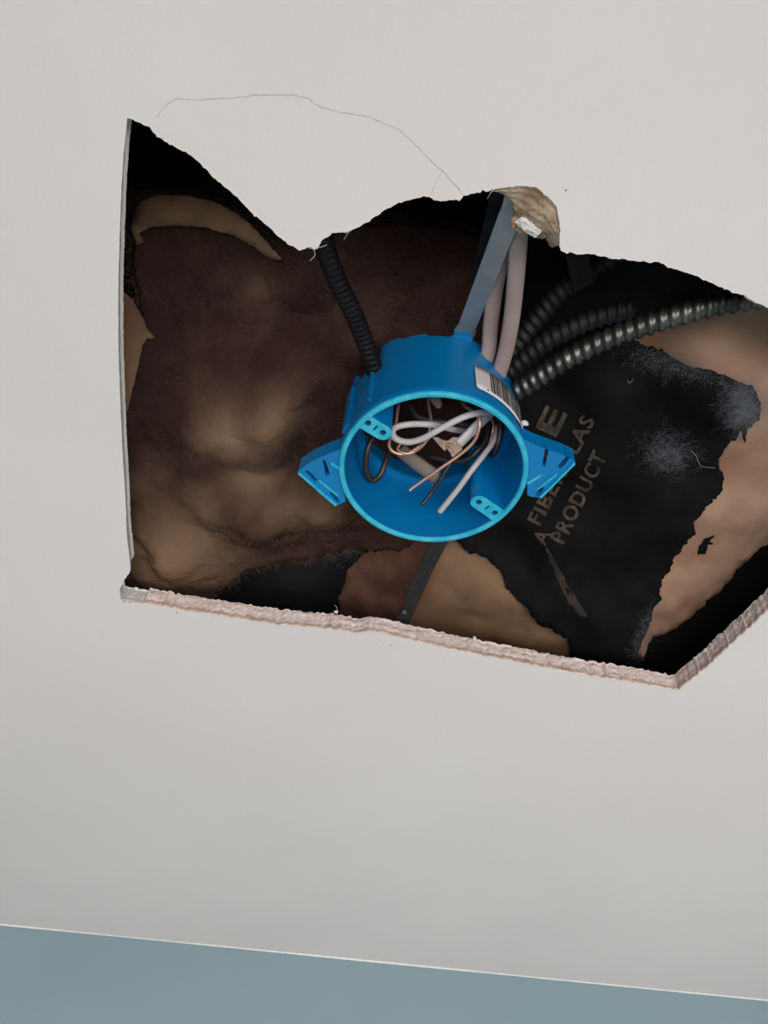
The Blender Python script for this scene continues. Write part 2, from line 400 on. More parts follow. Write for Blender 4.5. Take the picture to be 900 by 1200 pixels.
# the torn patch beside the metal bar: delaminated paper sloping up into the hole
idx = [i for i in range(NF) if zone[i] == 'torn']; idx = [idx[0] - 1] + idx + [idx[-1] + 1]
inn = [np.array(o_top[-1], float) + (-10, -3)] + [inner_px[i] for i in idx[1:-1]] + [np.array((598.0, 224))]
K = 12; VV = []; FF = []
for a, i in enumerate(idx):
    e = P(inn[a][0], inn[a][1], 0.0095)
    s_ = np.array([*fw_pts[i], CEIL])
    for k in range(K + 1):
        t = k / K; q = s_ + (e - s_) * t
        q[2] = CEIL + 0.0008 * (t > 0) + 0.0087 * t ** 1.6 + (fbm(np.array(q[0] * 160), np.array(q[1] * 160), 5) * 0.0022 + (k % 2) * 0.0003) * min(1, t * 4)
        VV.append(q)
n1 = K + 1
for a in range(len(idx) - 1):
    for k in range(K): FF.append((a * n1 + k, a * n1 + k + 1, (a + 1) * n1 + k + 1, (a + 1) * n1 + k))
tp = obj('torn_paper', VV, FF, M_torn, ceiling); tp['label'] = 'patch of torn brown drywall paper'
sm = tp.modifiers.new('thick', 'SOLIDIFY'); sm.thickness = 0.0012; sm.offset = 1
# white gypsum lump left on the torn patch
def lump(name, px, z, rx, ry, rz, ang, material, parent, seed, seg=14, lab=None, wild=0.5):
    c = P(px[0], px[1], z); VV = [c + (0, 0, rz)]; FF = []
    rings = 7
    for r in range(1, rings):
        ph = math.pi * r / rings
        for k in range(seg):
            an = 2 * math.pi * k / seg
            g = 1 + wild * float(vnoise(np.array(math.cos(an) * 2.2 + seed), np.array(math.sin(an) * 2.2 + r * 0.8), seed)) + rng.normal(0, 0.1 * wild)
            x = math.sin(ph) * math.cos(an) * rx * g; y = math.sin(ph) * math.sin(an) * ry * g
            VV.append(c + (x * math.cos(ang) - y * math.sin(ang), x * math.sin(ang) + y * math.cos(ang), math.cos(ph) * rz * g))
    VV.append(c - (0, 0, rz))
    FF += [(0, 1 + k, 1 + (k + 1) % seg) for k in range(seg)]
    for r in range(rings - 2):
        for k in range(seg):
            a = 1 + r * seg + k; b2 = 1 + r * seg + (k + 1) % seg; FF.append((a, b2, b2 + seg, a + seg))
    L_ = len(VV) - 1; b0 = 1 + (rings - 2) * seg
    FF += [(L_, b0 + k, b0 + (k + 1) % seg) for k in range(seg)]
    o = obj(name, VV, FF, material, parent, smooth=wild < 0.7)
    if lab: o['label'] = lab
    return o
lump('gypsum_chunk', (623, 264), 0.0066, 0.0060, 0.0036, 0.0020, 0.35, M_gypw, ceiling, 6, seg=18, wild=0.75, lab='white lump of gypsum on the torn patch')
lump('paper_shred', (603, 260), 0.0085, 0.0016, 0.0034, 0.0016, 0.2, mat('rust_paper', (0.42, 0.19, 0.10), 0.9, col2=(0.5, 0.3, 0.2), nscale=200), ceiling, 5, lab='rust-brown shred of paper')
# crumbs hanging on the cut edge
for i, (cx, cy) in enumerate([(394, 717), (865, 752 - 22), (826, 762), (440, 731), (160, 690), (556, 748)]):
    lump('gypsum_crumb', (cx, cy), 0.010, 0.0014 + 0.0004 * (i % 3), 0.0011, 0.0012, i * 0.9, M_gypw, ceiling, 10 + i, seg=8)
# hairline crack in the paint, its branch, and small chips of dirt
def crack(pts, r):
    q = densify(pts, 4, closed=False); q = q + rng.normal(0, 0.45, q.shape)
    p = P(q[:, 0], q[:, 1], np.full(len(q), -0.00002)); rr = r * (0.6 + 0.8 * np.abs(rng.normal(0, 0.5, len(q))).clip(0, 1))
    o = obj('hairline_crack', *tube_g(p, rr, 5), M_crack, ceiling); o['label'] = 'thin wandering hairline crack in the paint'
crack([(184, 138), (192, 126), (205, 116), (235, 117), (270, 115), (305, 111), (345, 112), (362, 116), (375, 125), (395, 131), (430, 136), (455, 147), (468, 152), (490, 173), (508, 192), (519, 200), (530, 213), (543, 228)], 0.00014)
crack([(519, 200), (511, 213), (505, 228)], 0.00011)
for cx, cy, r in [(207, 718, 1.3), (146, 705, 1.6), (152, 706, 1.1), (250, 722, 0.8), (458, 756, 0.9), (446, 758, 0.7), (663, 223, 0.9), (520, 772, 0.6), (726, 812, 0.7), (120, 741, 0.6)]:
    lump('dirt_speck', (cx, cy), 0.0, r * 0.0006, r * 0.0004, 0.00015, 0.5, M_chip, ceiling, int(cx), seg=8)
def fibre(pts, r=0.00011):
    obj('paper_fibre', *tube_g(smooth_path(PM(pts), 6), r, 5), M_fibre, ceiling, smooth=True)
fibre([(362, 291, -1), (367, 292, -2), (369, 299, -3), (363, 306, -4)])
fibre([(370, 291, -0.5), (378, 289, -2), (383, 287, -1)])
fibre([(571, 233, 1), (575, 226, -1), (579, 222, -1)])
fibre([(403, 281, 1), (408, 273, -1.5), (413, 269, -1)])
fibre([(394, 722, 9), (395, 713, 11), (392, 709, 12)])

# ---- caulk bead where wall and ceiling meet
q, s_ = resample(np.array([RW(s0, 0.0006, CEIL - 0.0006), RW(s1, 0.0006, CEIL - 0.0006)]), 0.006)
ca = 0.0010 * (0.25 + 1.9 * np.clip(vnoise(s_ * 7, s_ * 0 + 1.7, 4) + 0.12, 0, 1)) * (0.85 + 0.3 * rng.random(len(s_)))
struct(obj('trim_1', *tube_g(q, ca, 8), M_caulk, smooth=True), 'thin uneven white caulk line along wall and ceiling')

# ---- framing above the board: unseen joists, plus deck and ends added against sky light
for t in (-0.42, 0.55):
    c = np.array([0.03 + t, 0.35])
    v, f = box_g((c[0] - 0.019, -0.6, CEIL + TH + 0.0005), (c[0] + 0.019, 0.93, CEIL + 0.235))
    struct(obj('ceiling_joist', v, f, M_wood))
struct(obj('light_block_deck', *box_g((-0.5, -0.62, CEIL + 0.236), (0.7, 0.95, CEIL + 0.255)), M_wood))
struct(obj('light_block_end', *box_g((-0.37, 0.89, CEIL + TH + 0.0005), (0.56, 0.93, CEIL + 0.2355)), M_wood))
struct(obj('light_block_end', *box_g((-0.37, -0.6, CEIL + TH + 0.0005), (0.56, -0.56, CEIL + 0.2355)), M_wood))

# ================================================================== THE CAVITY: insulation and papers
CP = [(200, 240, 80), (160, 200, 95), (120, 330, 60), (200, 350, 78), (150, 450, 50), (200, 520, 48), (290, 510, 44), (350, 430, 78), (400, 520, 78), (300, 600, 46), (180, 650, 38), (370, 600, 58),
      (420, 350, 95), (330, 330, 80), (500, 330, 108), (560, 300, 108), (470, 480, 112), (540, 500, 112), (508, 548, 114), (650, 350, 100), (750, 340, 90), (700, 450, 82), (780, 520, 64), (880, 460, 42),
      (860, 400, 55), (850, 580, 50), (800, 690, 50), (740, 650, 60), (650, 640, 68), (690, 740, 46), (580, 700, 50), (480, 690, 58), (450, 640, 78), (330, 680, 58), (620, 560, 86), (900, 560, 46), (960, 450, 46), (1000, 560, 45), (420, 600, 85), (600, 620, 85), (640, 470, 95)]
cp = np.array(CP, float); cq = P(cp[:, 0], cp[:, 1], cp[:, 2] / 1000)
def pxy(px, py, z): return P(float(px), float(py), z / 1000)[:2]
# folds of loose fibreglass: ridges between two points (px,py,z) , height, width
RIDGE = [((228, 505), (330, 478), 46, 0.020, 0.012), ((330, 478), (318, 545), 46, 0.014, 0.010), ((205, 560), (285, 600), 46, 0.014, 0.012), ((285, 600), (380, 585), 52, 0.016, 0.014),
         ((200, 470), (215, 560), 46, -0.012, 0.012), ((160, 560), (190, 640), 42, 0.010, 0.012), ((270, 320), (330, 350), 80, 0.007, 0.014), ((320, 370), (260, 470), 72, -0.014, 0.014),
         ((160, 600), (240, 660), 42, 0.008, 0.014), ((340, 540), (400, 610), 60, 0.012, 0.012), ((345, 470), (350, 530), 70, -0.016, 0.013)]
RD = [(pxy(*a, z), pxy(*b_, z), h * 0.62, w * 1.15) for a, b_, z, h, w in RIDGE]
def seg_d(x, y, a, b_):
    d = b_ - a; L2 = d @ d; t = np.clip(((x - a[0]) * d[0] + (y - a[1]) * d[1]) / L2, 0, 1)
    return np.hypot(x - a[0] - t * d[0], y - a[1] - t * d[1])
def H(x, y, lumps=True):
    x = np.asarray(x, float); y = np.asarray(y, float)
    num = 0; den = 0
    for (a, b_, _), zc in zip(cq, cp[:, 2]):
        w = 1 / ((x - a) ** 2 + (y - b_) ** 2 + 2.5e-4) ** 1.7
        num = num + w * zc; den = den + w
    z = num / den / 1000
    z = z + fbm(x * 22, y * 22, 3, 3) * 0.006
    if lumps:
        xw = x + fbm(x * 45, y * 45, 31, 3) * 0.014; yw = y + fbm(x * 45, y * 45, 37, 3) * 0.014
        for a, b_, h, w in RD: z = z - h * np.exp(-(seg_d(xw, yw, a, b_) / w) ** 2)
        z = z + fbm(xw * 70, yw * 70, 8, 4) * 0.006
    return z
def Hflat(x, y): return H(x, y, False)
def hit(px, py, hf, off):
    """where the sight lines meet the surface hf - off"""
    d = ray(np.asarray(px, float), np.asarray(py, float)); zs = np.linspace(0.004, 0.24, 240)
    k = (CAMH + zs)[None, :] / d[:, 2:3]; X = d[:, 0:1] * k; Y = d[:, 1:2] * k
    g = zs[None, :] - (hf(X, Y) - off)
    ok = g >= 0; i = np.where(ok.any(1), ok.argmax(1), 239)
    z = zs[i]
    kk = (CAMH + z) / d[:, 2]; x = d[:, 0] * kk; y = d[:, 1] * kk
    return x, y, hf(x, y) - off
def sheet(name, poly_px, hf, off, material, step, jag=0.0, thick=0.0005, wr=0.0, wscale=40, seed=0, tint=None, dens=4.0, parent=None, clip=None):
    q = densify(poly_px, dens)
    if jag: q = q + rng.normal(0, jag, q.shape)
    x, y, _ = hit(q[:, 0], q[:, 1], hf, off)
    poly = np.stack([x, y], 1)
    gx = np.arange(x.min(), x.max(), step); gy = np.arange(y.min(), y.max(), step)
    X, Y = np.meshgrid(gx, gy); X = X.ravel() + rng.normal(0, step * 0.12, X.size); Y = Y.ravel() + rng.normal(0, step * 0.12, Y.size)
    k = inpoly(X, Y, poly); X = X[k]; Y = Y[k]
    # keep inner points clear of the outline
    kd = np.ones(len(X), bool)
    for s in range(0, len(poly)):
        kd &= (X - poly[s, 0]) ** 2 + (Y - poly[s, 1]) ** 2 > (step * 0.45) ** 2
    v, f = cdt(poly, (), np.stack([X[kd], Y[kd]], 1))
    z = hf(v[:, 0], v[:, 1]) - off + wr * fbm(v[:, 0] * wscale, v[:, 1] * wscale, seed, 4)
    z = np.clip(z, TH + 0.004, 0.232)
    V = np.column_stack([v, CEIL + z])
    o = obj(name, V, f, material, parent, smooth=True, attr=None if tint is None else tint(v[:, 0], v[:, 1]))
    if thick:
        s = o.modifiers.new('thick', 'SOLIDIFY'); s.thickness = thick; s.offset = 1
    return o, v, z
# deepest: black sheet painting the deep shade in the gaps
bk, _, _ = sheet('gap_shade_sheet', [(-60, 60), (1060, 60), (1120, 900), (-120, 900)], Hflat, -0.040, M_back, 0.014, thick=0.001, dens=30, wr=0.006)
tag(bk, 'black sheet painting the deep shade in gaps behind the insulation', 'shade sheet')
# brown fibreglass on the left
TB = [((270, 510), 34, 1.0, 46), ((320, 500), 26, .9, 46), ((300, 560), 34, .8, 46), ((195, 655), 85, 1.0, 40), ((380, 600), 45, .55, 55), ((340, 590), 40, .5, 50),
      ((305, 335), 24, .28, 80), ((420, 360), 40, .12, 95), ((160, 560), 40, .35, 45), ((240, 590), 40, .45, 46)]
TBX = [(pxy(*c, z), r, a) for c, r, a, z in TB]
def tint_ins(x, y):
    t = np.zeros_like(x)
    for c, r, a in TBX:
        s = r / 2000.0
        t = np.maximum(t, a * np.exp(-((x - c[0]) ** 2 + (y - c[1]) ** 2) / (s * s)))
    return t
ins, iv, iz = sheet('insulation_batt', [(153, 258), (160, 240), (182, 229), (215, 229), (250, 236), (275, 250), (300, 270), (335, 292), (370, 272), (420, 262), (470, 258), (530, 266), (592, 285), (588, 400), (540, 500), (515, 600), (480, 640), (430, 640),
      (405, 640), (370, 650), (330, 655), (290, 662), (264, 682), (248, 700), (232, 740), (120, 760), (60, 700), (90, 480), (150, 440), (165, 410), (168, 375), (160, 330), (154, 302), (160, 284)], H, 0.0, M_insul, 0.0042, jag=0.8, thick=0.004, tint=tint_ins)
tag(ins, 'lumpy brown fibreglass insulation filling the left of the hole', 'insulation')
# loose fibres standing off the batt
def hairs(name, pts, nrm_z, n, length, r, material, spread=1.0, parent=None, lab=None, cat=None):
    VV = []; FF = []
    for i in range(n):
        c = pts[rng.integers(len(pts))] + rng.normal(0, 0.0012, 3)
        an = rng.random() * 2 * math.pi; el = rng.random() * spread
        d = np.array([math.cos(an), math.sin(an), -el]); d /= np.linalg.norm(d)
        b_ = np.array([math.cos(an + 1.5), math.sin(an + 1.5), rng.normal(0, .6)]); L_ = length * (0.4 + rng.random())
        w = np.cross(d, [0.3, 0.2, 1.0]); w /= np.linalg.norm(w)
        p0 = c; p1 = c + d * L_ * 0.5 + b_ * L_ * 0.12; p2 = c + d * L_ + b_ * L_ * 0.35 * rng.random()
        k = len(VV); u = np.array([0, 0, 1.0])
        for p_, rr in ((p0, r), (p1, r), (p2, r * 0.5)):
            VV += [p_ + w * rr, p_ - w * rr * 0.5 + u * rr * 0.87, p_ - w * rr * 0.5 - u * rr * 0.87]
        for s in (0, 3):
            for j in range(3): FF.append((k + s + j, k + s + (j + 1) % 3, k + s + 3 + (j + 1) % 3, k + s + 3 + j))
    o = obj(name, VV, FF, material, parent)
    o['kind'] = 'stuff'
    if lab: tag(o, lab, cat, kind='stuff')
    return o
ip = np.column_stack([iv, CEIL + iz])
hairs('loose_fibres', ip[::1], 0, 30000, 0.008, 0.000045, M_fuzz, 0.7, parent=ins)
# kraft flap on the far left
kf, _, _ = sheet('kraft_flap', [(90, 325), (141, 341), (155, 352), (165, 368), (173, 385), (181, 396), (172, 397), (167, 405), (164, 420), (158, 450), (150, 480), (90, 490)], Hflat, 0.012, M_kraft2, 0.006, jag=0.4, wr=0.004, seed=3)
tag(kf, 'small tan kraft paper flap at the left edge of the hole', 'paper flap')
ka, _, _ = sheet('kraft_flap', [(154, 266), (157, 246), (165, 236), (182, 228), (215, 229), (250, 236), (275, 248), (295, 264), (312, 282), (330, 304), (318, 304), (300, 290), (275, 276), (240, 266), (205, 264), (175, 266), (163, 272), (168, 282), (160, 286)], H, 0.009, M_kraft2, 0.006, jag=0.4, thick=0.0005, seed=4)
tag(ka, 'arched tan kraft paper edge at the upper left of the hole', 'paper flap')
# kraft sheets on the right and bottom
kr, _, _ = sheet('kraft_paper_sheet', [(690, 400), (720, 370), (900, 330), (1010, 370), (1040, 540), (905, 628), (880, 650), (862, 668), (848, 690), (832, 704), (812, 722), (796, 732), (780, 744), (764, 748), (752, 768), (735, 740), (735, 640), (760, 560), (720, 450)], Hflat, 0.003, M_kraft, 0.006, jag=0.7, wr=0.006, seed=5)
tag(kr, 'wrinkled tan kraft paper sheet at the right of the hole', 'paper sheet')
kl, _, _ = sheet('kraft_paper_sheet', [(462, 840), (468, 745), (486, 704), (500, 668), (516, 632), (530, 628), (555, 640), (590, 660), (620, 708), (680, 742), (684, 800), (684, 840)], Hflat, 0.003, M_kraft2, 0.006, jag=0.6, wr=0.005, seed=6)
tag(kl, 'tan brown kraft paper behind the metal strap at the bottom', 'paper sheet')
it, _, _ = sheet('insulation_tuft', [(396, 820), (398, 700), (408, 668), (425, 648), (465, 632), (515, 626), (505, 668), (490, 704), (472, 745), (464, 820)], H, 0.0, mat('red_brown_batt', (0.115, 0.058, 0.040), 0.95, col2=(0.07, 0.034, 0.025), nscale=40, bump=1.0, bscale=210, spec=0.1), 0.005, jag=0.8, thick=0.003)
tag(it, 'reddish brown insulation tuft left of the lower metal strap', 'insulation')
# black asphalt facing, torn
FACE = [(600, 250), (700, 270), (800, 290), (870, 335), (800, 366), (735, 392), (750, 402), (775, 410), (800, 425), (835, 432), (862, 445), (882, 452), (890, 470), (890, 490), (880, 499), (875, 502), (874, 517), (870, 512), (868, 500), (865, 512), (858, 516), (850, 522),
        (846, 530), (841, 535), (843, 548), (848, 556), (846, 572), (836, 585), (826, 592), (820, 603), (812, 612), (816, 625), (808, 632), (800, 645), (790, 655), (786, 668), (776, 680), (772, 695), (776, 702), (766, 712), (762, 730), (757, 740), (752, 752), (746, 775), (750, 830),
        (690, 830), (672, 800), (668, 765), (663, 745), (647, 735), (627, 723), (618, 712), (607, 703), (600, 694), (593, 687), (588, 672), (583, 667), (570, 653), (550, 645), (520, 620), (540, 520), (590, 420)]
FOFF = 0.009
fc, fv, fz = sheet('asphalt_facing', FACE, Hflat, FOFF, M_asph, 0.0048, jag=0.7, thick=0.0006, wr=0.005, wscale=34, seed=9, dens=3.0)
tag(fc, 'torn black asphalt facing sheet with faded lettering behind the box', 'facing sheet')
def Hface(x, y): return Hflat(x, y) - FOFF + 0.005 * fbm(np.asarray(x) * 34, np.asarray(y) * 34, 9, 4)
# faded lettering, laid on the facing
def glyphs(txt):
    cu = bpy.data.curves.new('t', 'FONT'); cu.body = txt; cu.resolution_u = 3; cu.offset = 0.028; cu.fill_mode = 'FRONT'; cu.space_character = 1.12
    to = bpy.data.objects.new('t', cu); COL.objects.link(to)
    bpy.context.view_layer.update()
    me = bpy.data.meshes.new_from_object(to.evaluated_get(bpy.context.evaluated_depsgraph_get()))
    bm = bmesh.new(); bm.from_mesh(me); bmesh.ops.triangulate(bm, faces=bm.faces)
    bmesh.ops.remove_doubles(bm, verts=bm.verts, dist=1e-5)
    bmesh.ops.subdivide_edges(bm, edges=[e for e in bm.edges if e.calc_length() > 0.25], cuts=1)
    bmesh.ops.triangulate(bm, faces=bm.faces)
    bm.verts.ensure_lookup_table()
    v = np.array([q.co[:2] for q in bm.verts]); f = [tuple(w.index for w in q.verts) for q in bm.faces]
    bm.free(); bpy.data.objects.remove(to); bpy.data.meshes.remove(me); bpy.data.curves.remove(cu)
    return v, f
def lettering(txt, a, b_, cap):
    """text whose baseline runs from pixel a to pixel b_, capital height in pixels"""
    v, f = glyphs(txt); a = np.array(a, float); b_ = np.array(b_, float)
    d = b_ - a; L_ = np.linalg.norm(d); d /= L_; u = np.array([d[1], -d[0]])
    w = v[:, 0].max() - v[:, 0].min()
    q = a + np.outer((v[:, 0] - v[:, 0].min()) / w * L_, d) + np.outer(v[:, 1] / 0.72 * cap, u)
    x, y, z = hit(q[:, 0], q[:, 1], Hface, 0.0018)
    o = obj('printed_lettering', np.column_stack([x, y, CEIL + z]), f, M_print, fc)
    o['label'] = 'faded tan printed lettering reading ' + txt
    return o
lettering('PRODUCT', (660, 637), (711, 534), 18)
lettering('FIBERGLAS', (632, 616), (697, 492), 17)
lettering('A', (638, 640), (646, 624), 18)
lettering('E', (651, 512), (664, 484), 27)
# brown scuff where the facing has worn through
sc1, _, _ = sheet('worn_streak', [(638, 642), (642, 642), (652, 658), (664, 684), (680, 706), (688, 722), (682, 722), (666, 704), (652, 676)], Hface, 0.0010, mat('worn_kraft', (0.040, 0.024, 0.018), 0.9, col2=(0.012, 0.010, 0.009), nscale=110), 0.004, jag=0.8, thick=0, seed=9, parent=fc)
sc2, _, _ = sheet('worn_spot', [(818, 640), (826, 632), (836, 627), (838, 634), (830, 640), (827, 648), (817, 650)], lambda x, y: Hflat(x, y) - 0.003 + 0.006 * fbm(np.asarray(x) * 40, np.asarray(y) * 40, 5, 4), 0.0008, M_asph, 0.004, jag=0.6, thick=0, parent=kr)
# wisps of white glass fibre
def wisp(px, py, rx, ry, n, lab, length=0.006, ang=0.0):
    q = rng.normal(0, 1, (900, 2)) * [rx * 1.15, ry * 1.15]; ca_, sa_ = math.cos(ang), math.sin(ang)
    q = q @ np.array([[ca_, sa_], [-sa_, ca_]]) + [px, py]
    x, y, z = hit(q[:, 0], q[:, 1], Hface if px > 500 else H, 0.0015)
    pts = np.column_stack([x, y, CEIL + z])
    return hairs('glass_fibre_wisp', pts, 0, n * 4, length * 0.7, 0.000018, M_wisp, 0.5, lab=lab, cat='fibre wisp')
wisp(872, 472, 11, 14, 800, 'bright white fibre wisp on black facing near the right edge')
wisp(783, 530, 13, 10, 420, 'grey white fibre wisp in the middle of the black facing')
wisp(790, 425, 26, 7, 320, 'faint grey fibre wisp just below the metal conduit', ang=0.25)
wisp(403, 628, 14, 12, 320, 'grey fibre wisp hanging left below the blue box')
wisp(752, 745, 4, 16, 220, 'small pale fibre wisp above the bottom corner', ang=0.3)
wisp(150, 480, 3, 12, 160, 'small white fibre wisp against the left cut edge')
lint = [[(809, 527, 0), (815, 533, 0), (818, 540, 0), (822, 546, 0), (830, 547, 0), (838, 548, 0)], [(735, 445, 0), (738, 449, 0), (742, 443, 0)]]
for q in lint:
    a = np.array(q, float); x, y, z = hit(a[:, 0], a[:, 1], Hface, 0.002)
    o = obj('lint_strand', *tube_g(smooth_path(np.column_stack([x, y, CEIL + z]), 6), 0.00018, 5), M_wisp, fc)

# ================================================================== THE BLUE BOX
RIM = 0.0038                                   # rim lies this far above the ceiling face
C = P(508.6, 550.3, RIM)
bx = thing('junction_box', 'round blue plastic electrical box hanging in the ceiling hole', 'junction box', (C[0], C[1], C[2]))
def loc(px, py, dz=0.0):
    p = P(float(px), float(py), RIM + dz); return p[:2] - C[:2]
for it in range(12):                            # centre the rim circle on the traced rim
    an = np.linspace(0, 2 * math.pi, 181); cc = np.column_stack([C[0] + .0508 * np.cos(an), C[1] + .0508 * np.sin(an), np.full(181, RIM + CAMH)])
    dd = cc @ FW; qx = 450 + F * (cc @ RT) / dd; qy = 600 - F * (cc @ UP) / dd
    e = P(508.3, 548.0, RIM) - P((qx.max() + qx.min()) / 2, (qy.max() + qy.min()) / 2, RIM); C[:2] += e[:2]
RB = 0.0508 * 225.5 / (qx.max() - qx.min())
bx.location = C; bx['_o'] = [float(q) for q in C]
D = 0.066; RI = RB - 0.0036
def cup():
    n = 144; prof = []
    VV = []; FF = []
    def top(a):                                 # back edge, notched where cables enter
        d = math.degrees(a) % 360
        z = D
        if 243 < d < 262: z = D - 0.003
        if 262 <= d < 276: z = D - 0.0055
        if 276 <= d < 300: z = D - 0.002
        if d >= 300 or d < 20: z = D - 0.010
        if 200 < d < 228: z = D - 0.016
        return z
    def ring(r, zf):
        b_ = len(VV)
        for k in range(n):
            a = 2 * math.pi * k / n; VV.append((C[0] + r * math.cos(a), C[1] + r * math.sin(a), C[2] + (zf(a) if callable(zf) else zf)))
        return b_
    rs = [ring(RB - 0.0004, 0.0016), ring(RB, 0.0022), ring(RB, 0.006), ring(RB - 0.0008, 0.0065), ring(RB - 0.0012, lambda a: top(a) - 0.002), ring(RB - 0.003, top), ring(RI - 0.001, top), ring(RI, 0.0016)]
    # the back plate stays almost fully open, shaped to darken the inside
    for a, b_ in zip(rs, rs[1:] + rs[:1]):
        for k in range(n): FF.append((a + k, a + (k + 1) % n, b_ + (k + 1) % n, b_ + k))
    return VV, FF
body = obj('body', *cup(), M_blue, bx, smooth=False)
for p_ in body.data.polygons: p_.use_smooth = True
es = body.modifiers.new('edge', 'EDGE_SPLIT'); es.split_angle = math.radians(35)
# rim ring
n = 144; VV = []; FF = []
for r, z in ((RB - 0.0004, 0.0017), (RB - 0.0007, 0.0004), (RB - 0.0013, 0.0), (RI + 0.0008, 0.0), (RI + 0.0002, 0.0005), (RI, 0.0017)):
    for k in range(n):
        a = 2 * math.pi * k / n; w = 1 + 0.0016 * math.sin(a * 3) * 0
        VV.append((C[0] + r * math.cos(a), C[1] + r * math.sin(a), C[2] + z))
for j in range(5):
    for k in range(n): FF.append((j * n + k, j * n + (k + 1) % n, (j + 1) * n + (k + 1) % n, (j + 1) * n + k))
rimo = obj('rim', VV, FF, M_rim, bx, smooth=True); rimo['label'] = 'lighter blue rim'
# back plate, opened almost to its edge to make the inside dark
def pl(outer, holes, z0, z1, hd=None):
    v, f = plate_g(outer, holes, z0, z1, hd); return v + C, f
a_ = [(math.cos(q) * (RI - 0.0008), math.sin(q) * (RI - 0.0008)) for q in np.linspace(0, 2 * math.pi, 72, endpoint=False)]
hol = [[(math.cos(q) * (RI - 0.0055), math.sin(q) * (RI - 0.0055)) for q in np.linspace(0, 2 * math.pi, 48, endpoint=False)]]
obj('back_plate', *pl(a_, hol, D - 0.019, D - 0.0165), M_blue, bx)
# screw bosses
def boss(p_rim, p_in, width, z0, depth):
    a = loc(*p_rim); b_ = loc(*p_in); d = b_ - a; L_ = np.linalg.norm(d); d /= L_; s = np.array([-d[1], d[0]])
    hw = width / 2; o_ = []
    o_ += [a - s * hw * 1.15 - d * 0.002, ]
    for q in np.linspace(-90, 90, 11):
        q = math.radians(q); o_.append(b_ - d * hw + (d * math.cos(q) + s * math.sin(q)) * hw)
    o_ += [a + s * hw * 1.15 - d * 0.002]
    c1 = a + d * (L_ * 0.30); c2 = a + d * (L_ - hw); cm = (c1 + c2) / 2
    shaded_slot = [cm - d * 0.0005 - s * 0.0017, cm + d * 0.0005 - s * 0.0017, cm + d * 0.0005 + s * 0.0017, cm - d * 0.0005 + s * 0.0017]
    o_ = [tuple(q * min(1.0, (RI + 0.0012) / np.linalg.norm(q))) for q in o_]; hs = [circle(c1, 0.0017), circle(c2, 0.0017), [tuple(q) for q in shaded_slot]]
    b0 = obj('screw_boss', *pl(o_, hs, z0, z0 + depth, 0.010), M_blue, bx)
    for h in hs[:2]:
        cc_ = np.mean(np.array(h), 0)
        sub('screw_hole_shade', *pl(circle(cc_, 0.00165), [], z0 + 0.0016, z0 + 0.0022), M_bwire, b0)  # black plug paints the shade inside the hole
    sub('shaded_slot', *pl([tuple(q) for q in shaded_slot], [], z0 + 0.0016, z0 + 0.0022), M_bwire, b0)  # same black plug for the shade in the slit
    fm = cdt(o_, hs); sub('boss_face', np.column_stack([fm[0], np.full(len(fm[0]), z0 - 0.0002)]) + C, fm[1], M_rim, b0)  # lighter skin, light on the boss face put into the colour
boss((420, 489), (457, 513), 0.0092, 0.0006, 0.044)
boss((591, 610), (554, 585), 0.0092, 0.0012, 0.046)
# nail ears: triangular webs with an open front, ribs and slots
def ear(tri, holes, ribs, thick, zf):
    o_ = [tuple(q * max(1.0, (RB - 0.0012) / np.linalg.norm(q))) for q in (loc(*q, zf) for q in tri)]
    e = obj('ear', *pl(o_, [[tuple(loc(*q, zf)) for q in h] for h in holes], zf, zf + thick, 0.007), M_blue, bx)
    for h in holes:
        sub('shaded_slot', *pl([tuple(loc(*q, zf)) for q in h], [], zf + 0.0035, zf + 0.004), M_bwire, e)  # black plug paints the shade inside each ear opening
    for a, b_, w, hgt in ribs:
        p0 = loc(*a, zf); p1 = loc(*b_, zf); d = p1 - p0; d /= np.linalg.norm(d); s = np.array([-d[1], d[0]]) * w / 2
        sub('rib', *pl([tuple(p0 - s), tuple(p1 - s), tuple(p1 + s), tuple(p0 + s)], [], zf - hgt, zf + 0.001), M_rim, e)
ear([(350, 551), (361, 564), (374, 578), (386, 588), (395, 592), (402, 589), (405, 588), (420, 540), (408, 520), (398, 527), (382, 533), (365, 541)],
    [[(378, 540), (381, 539), (387, 556), (382, 558)], [(357, 552), (361, 551), (372, 562), (369, 565)], [(386, 578), (390, 576), (399, 588), (395, 589)]],
    [((350, 553), (394, 591), 0.0012, 0.0012), ((374, 562), (396, 580), 0.0011, 0.0010), ((388, 542), (402, 551), 0.0014, 0.0008)], 0.0105, 0.0020)
ear([(674, 540), (661, 553), (648, 566), (640, 576), (631, 583), (622, 582), (618, 580), (600, 540), (612, 514), (626, 521), (642, 527), (660, 533)],
    [[(643, 527), (639, 547), (635, 546), (639, 525)], [(669, 535), (661, 546), (656, 550), (654, 546), (664, 534)], [(638, 571), (634, 580), (627, 582), (632, 572)]],
    [((673, 542), (633, 582), 0.0012, 0.0012), ((652, 555), (630, 572), 0.0011, 0.0010), ((634, 556), (618, 566), 0.0014, 0.0008)], 0.0105, 0.0020)
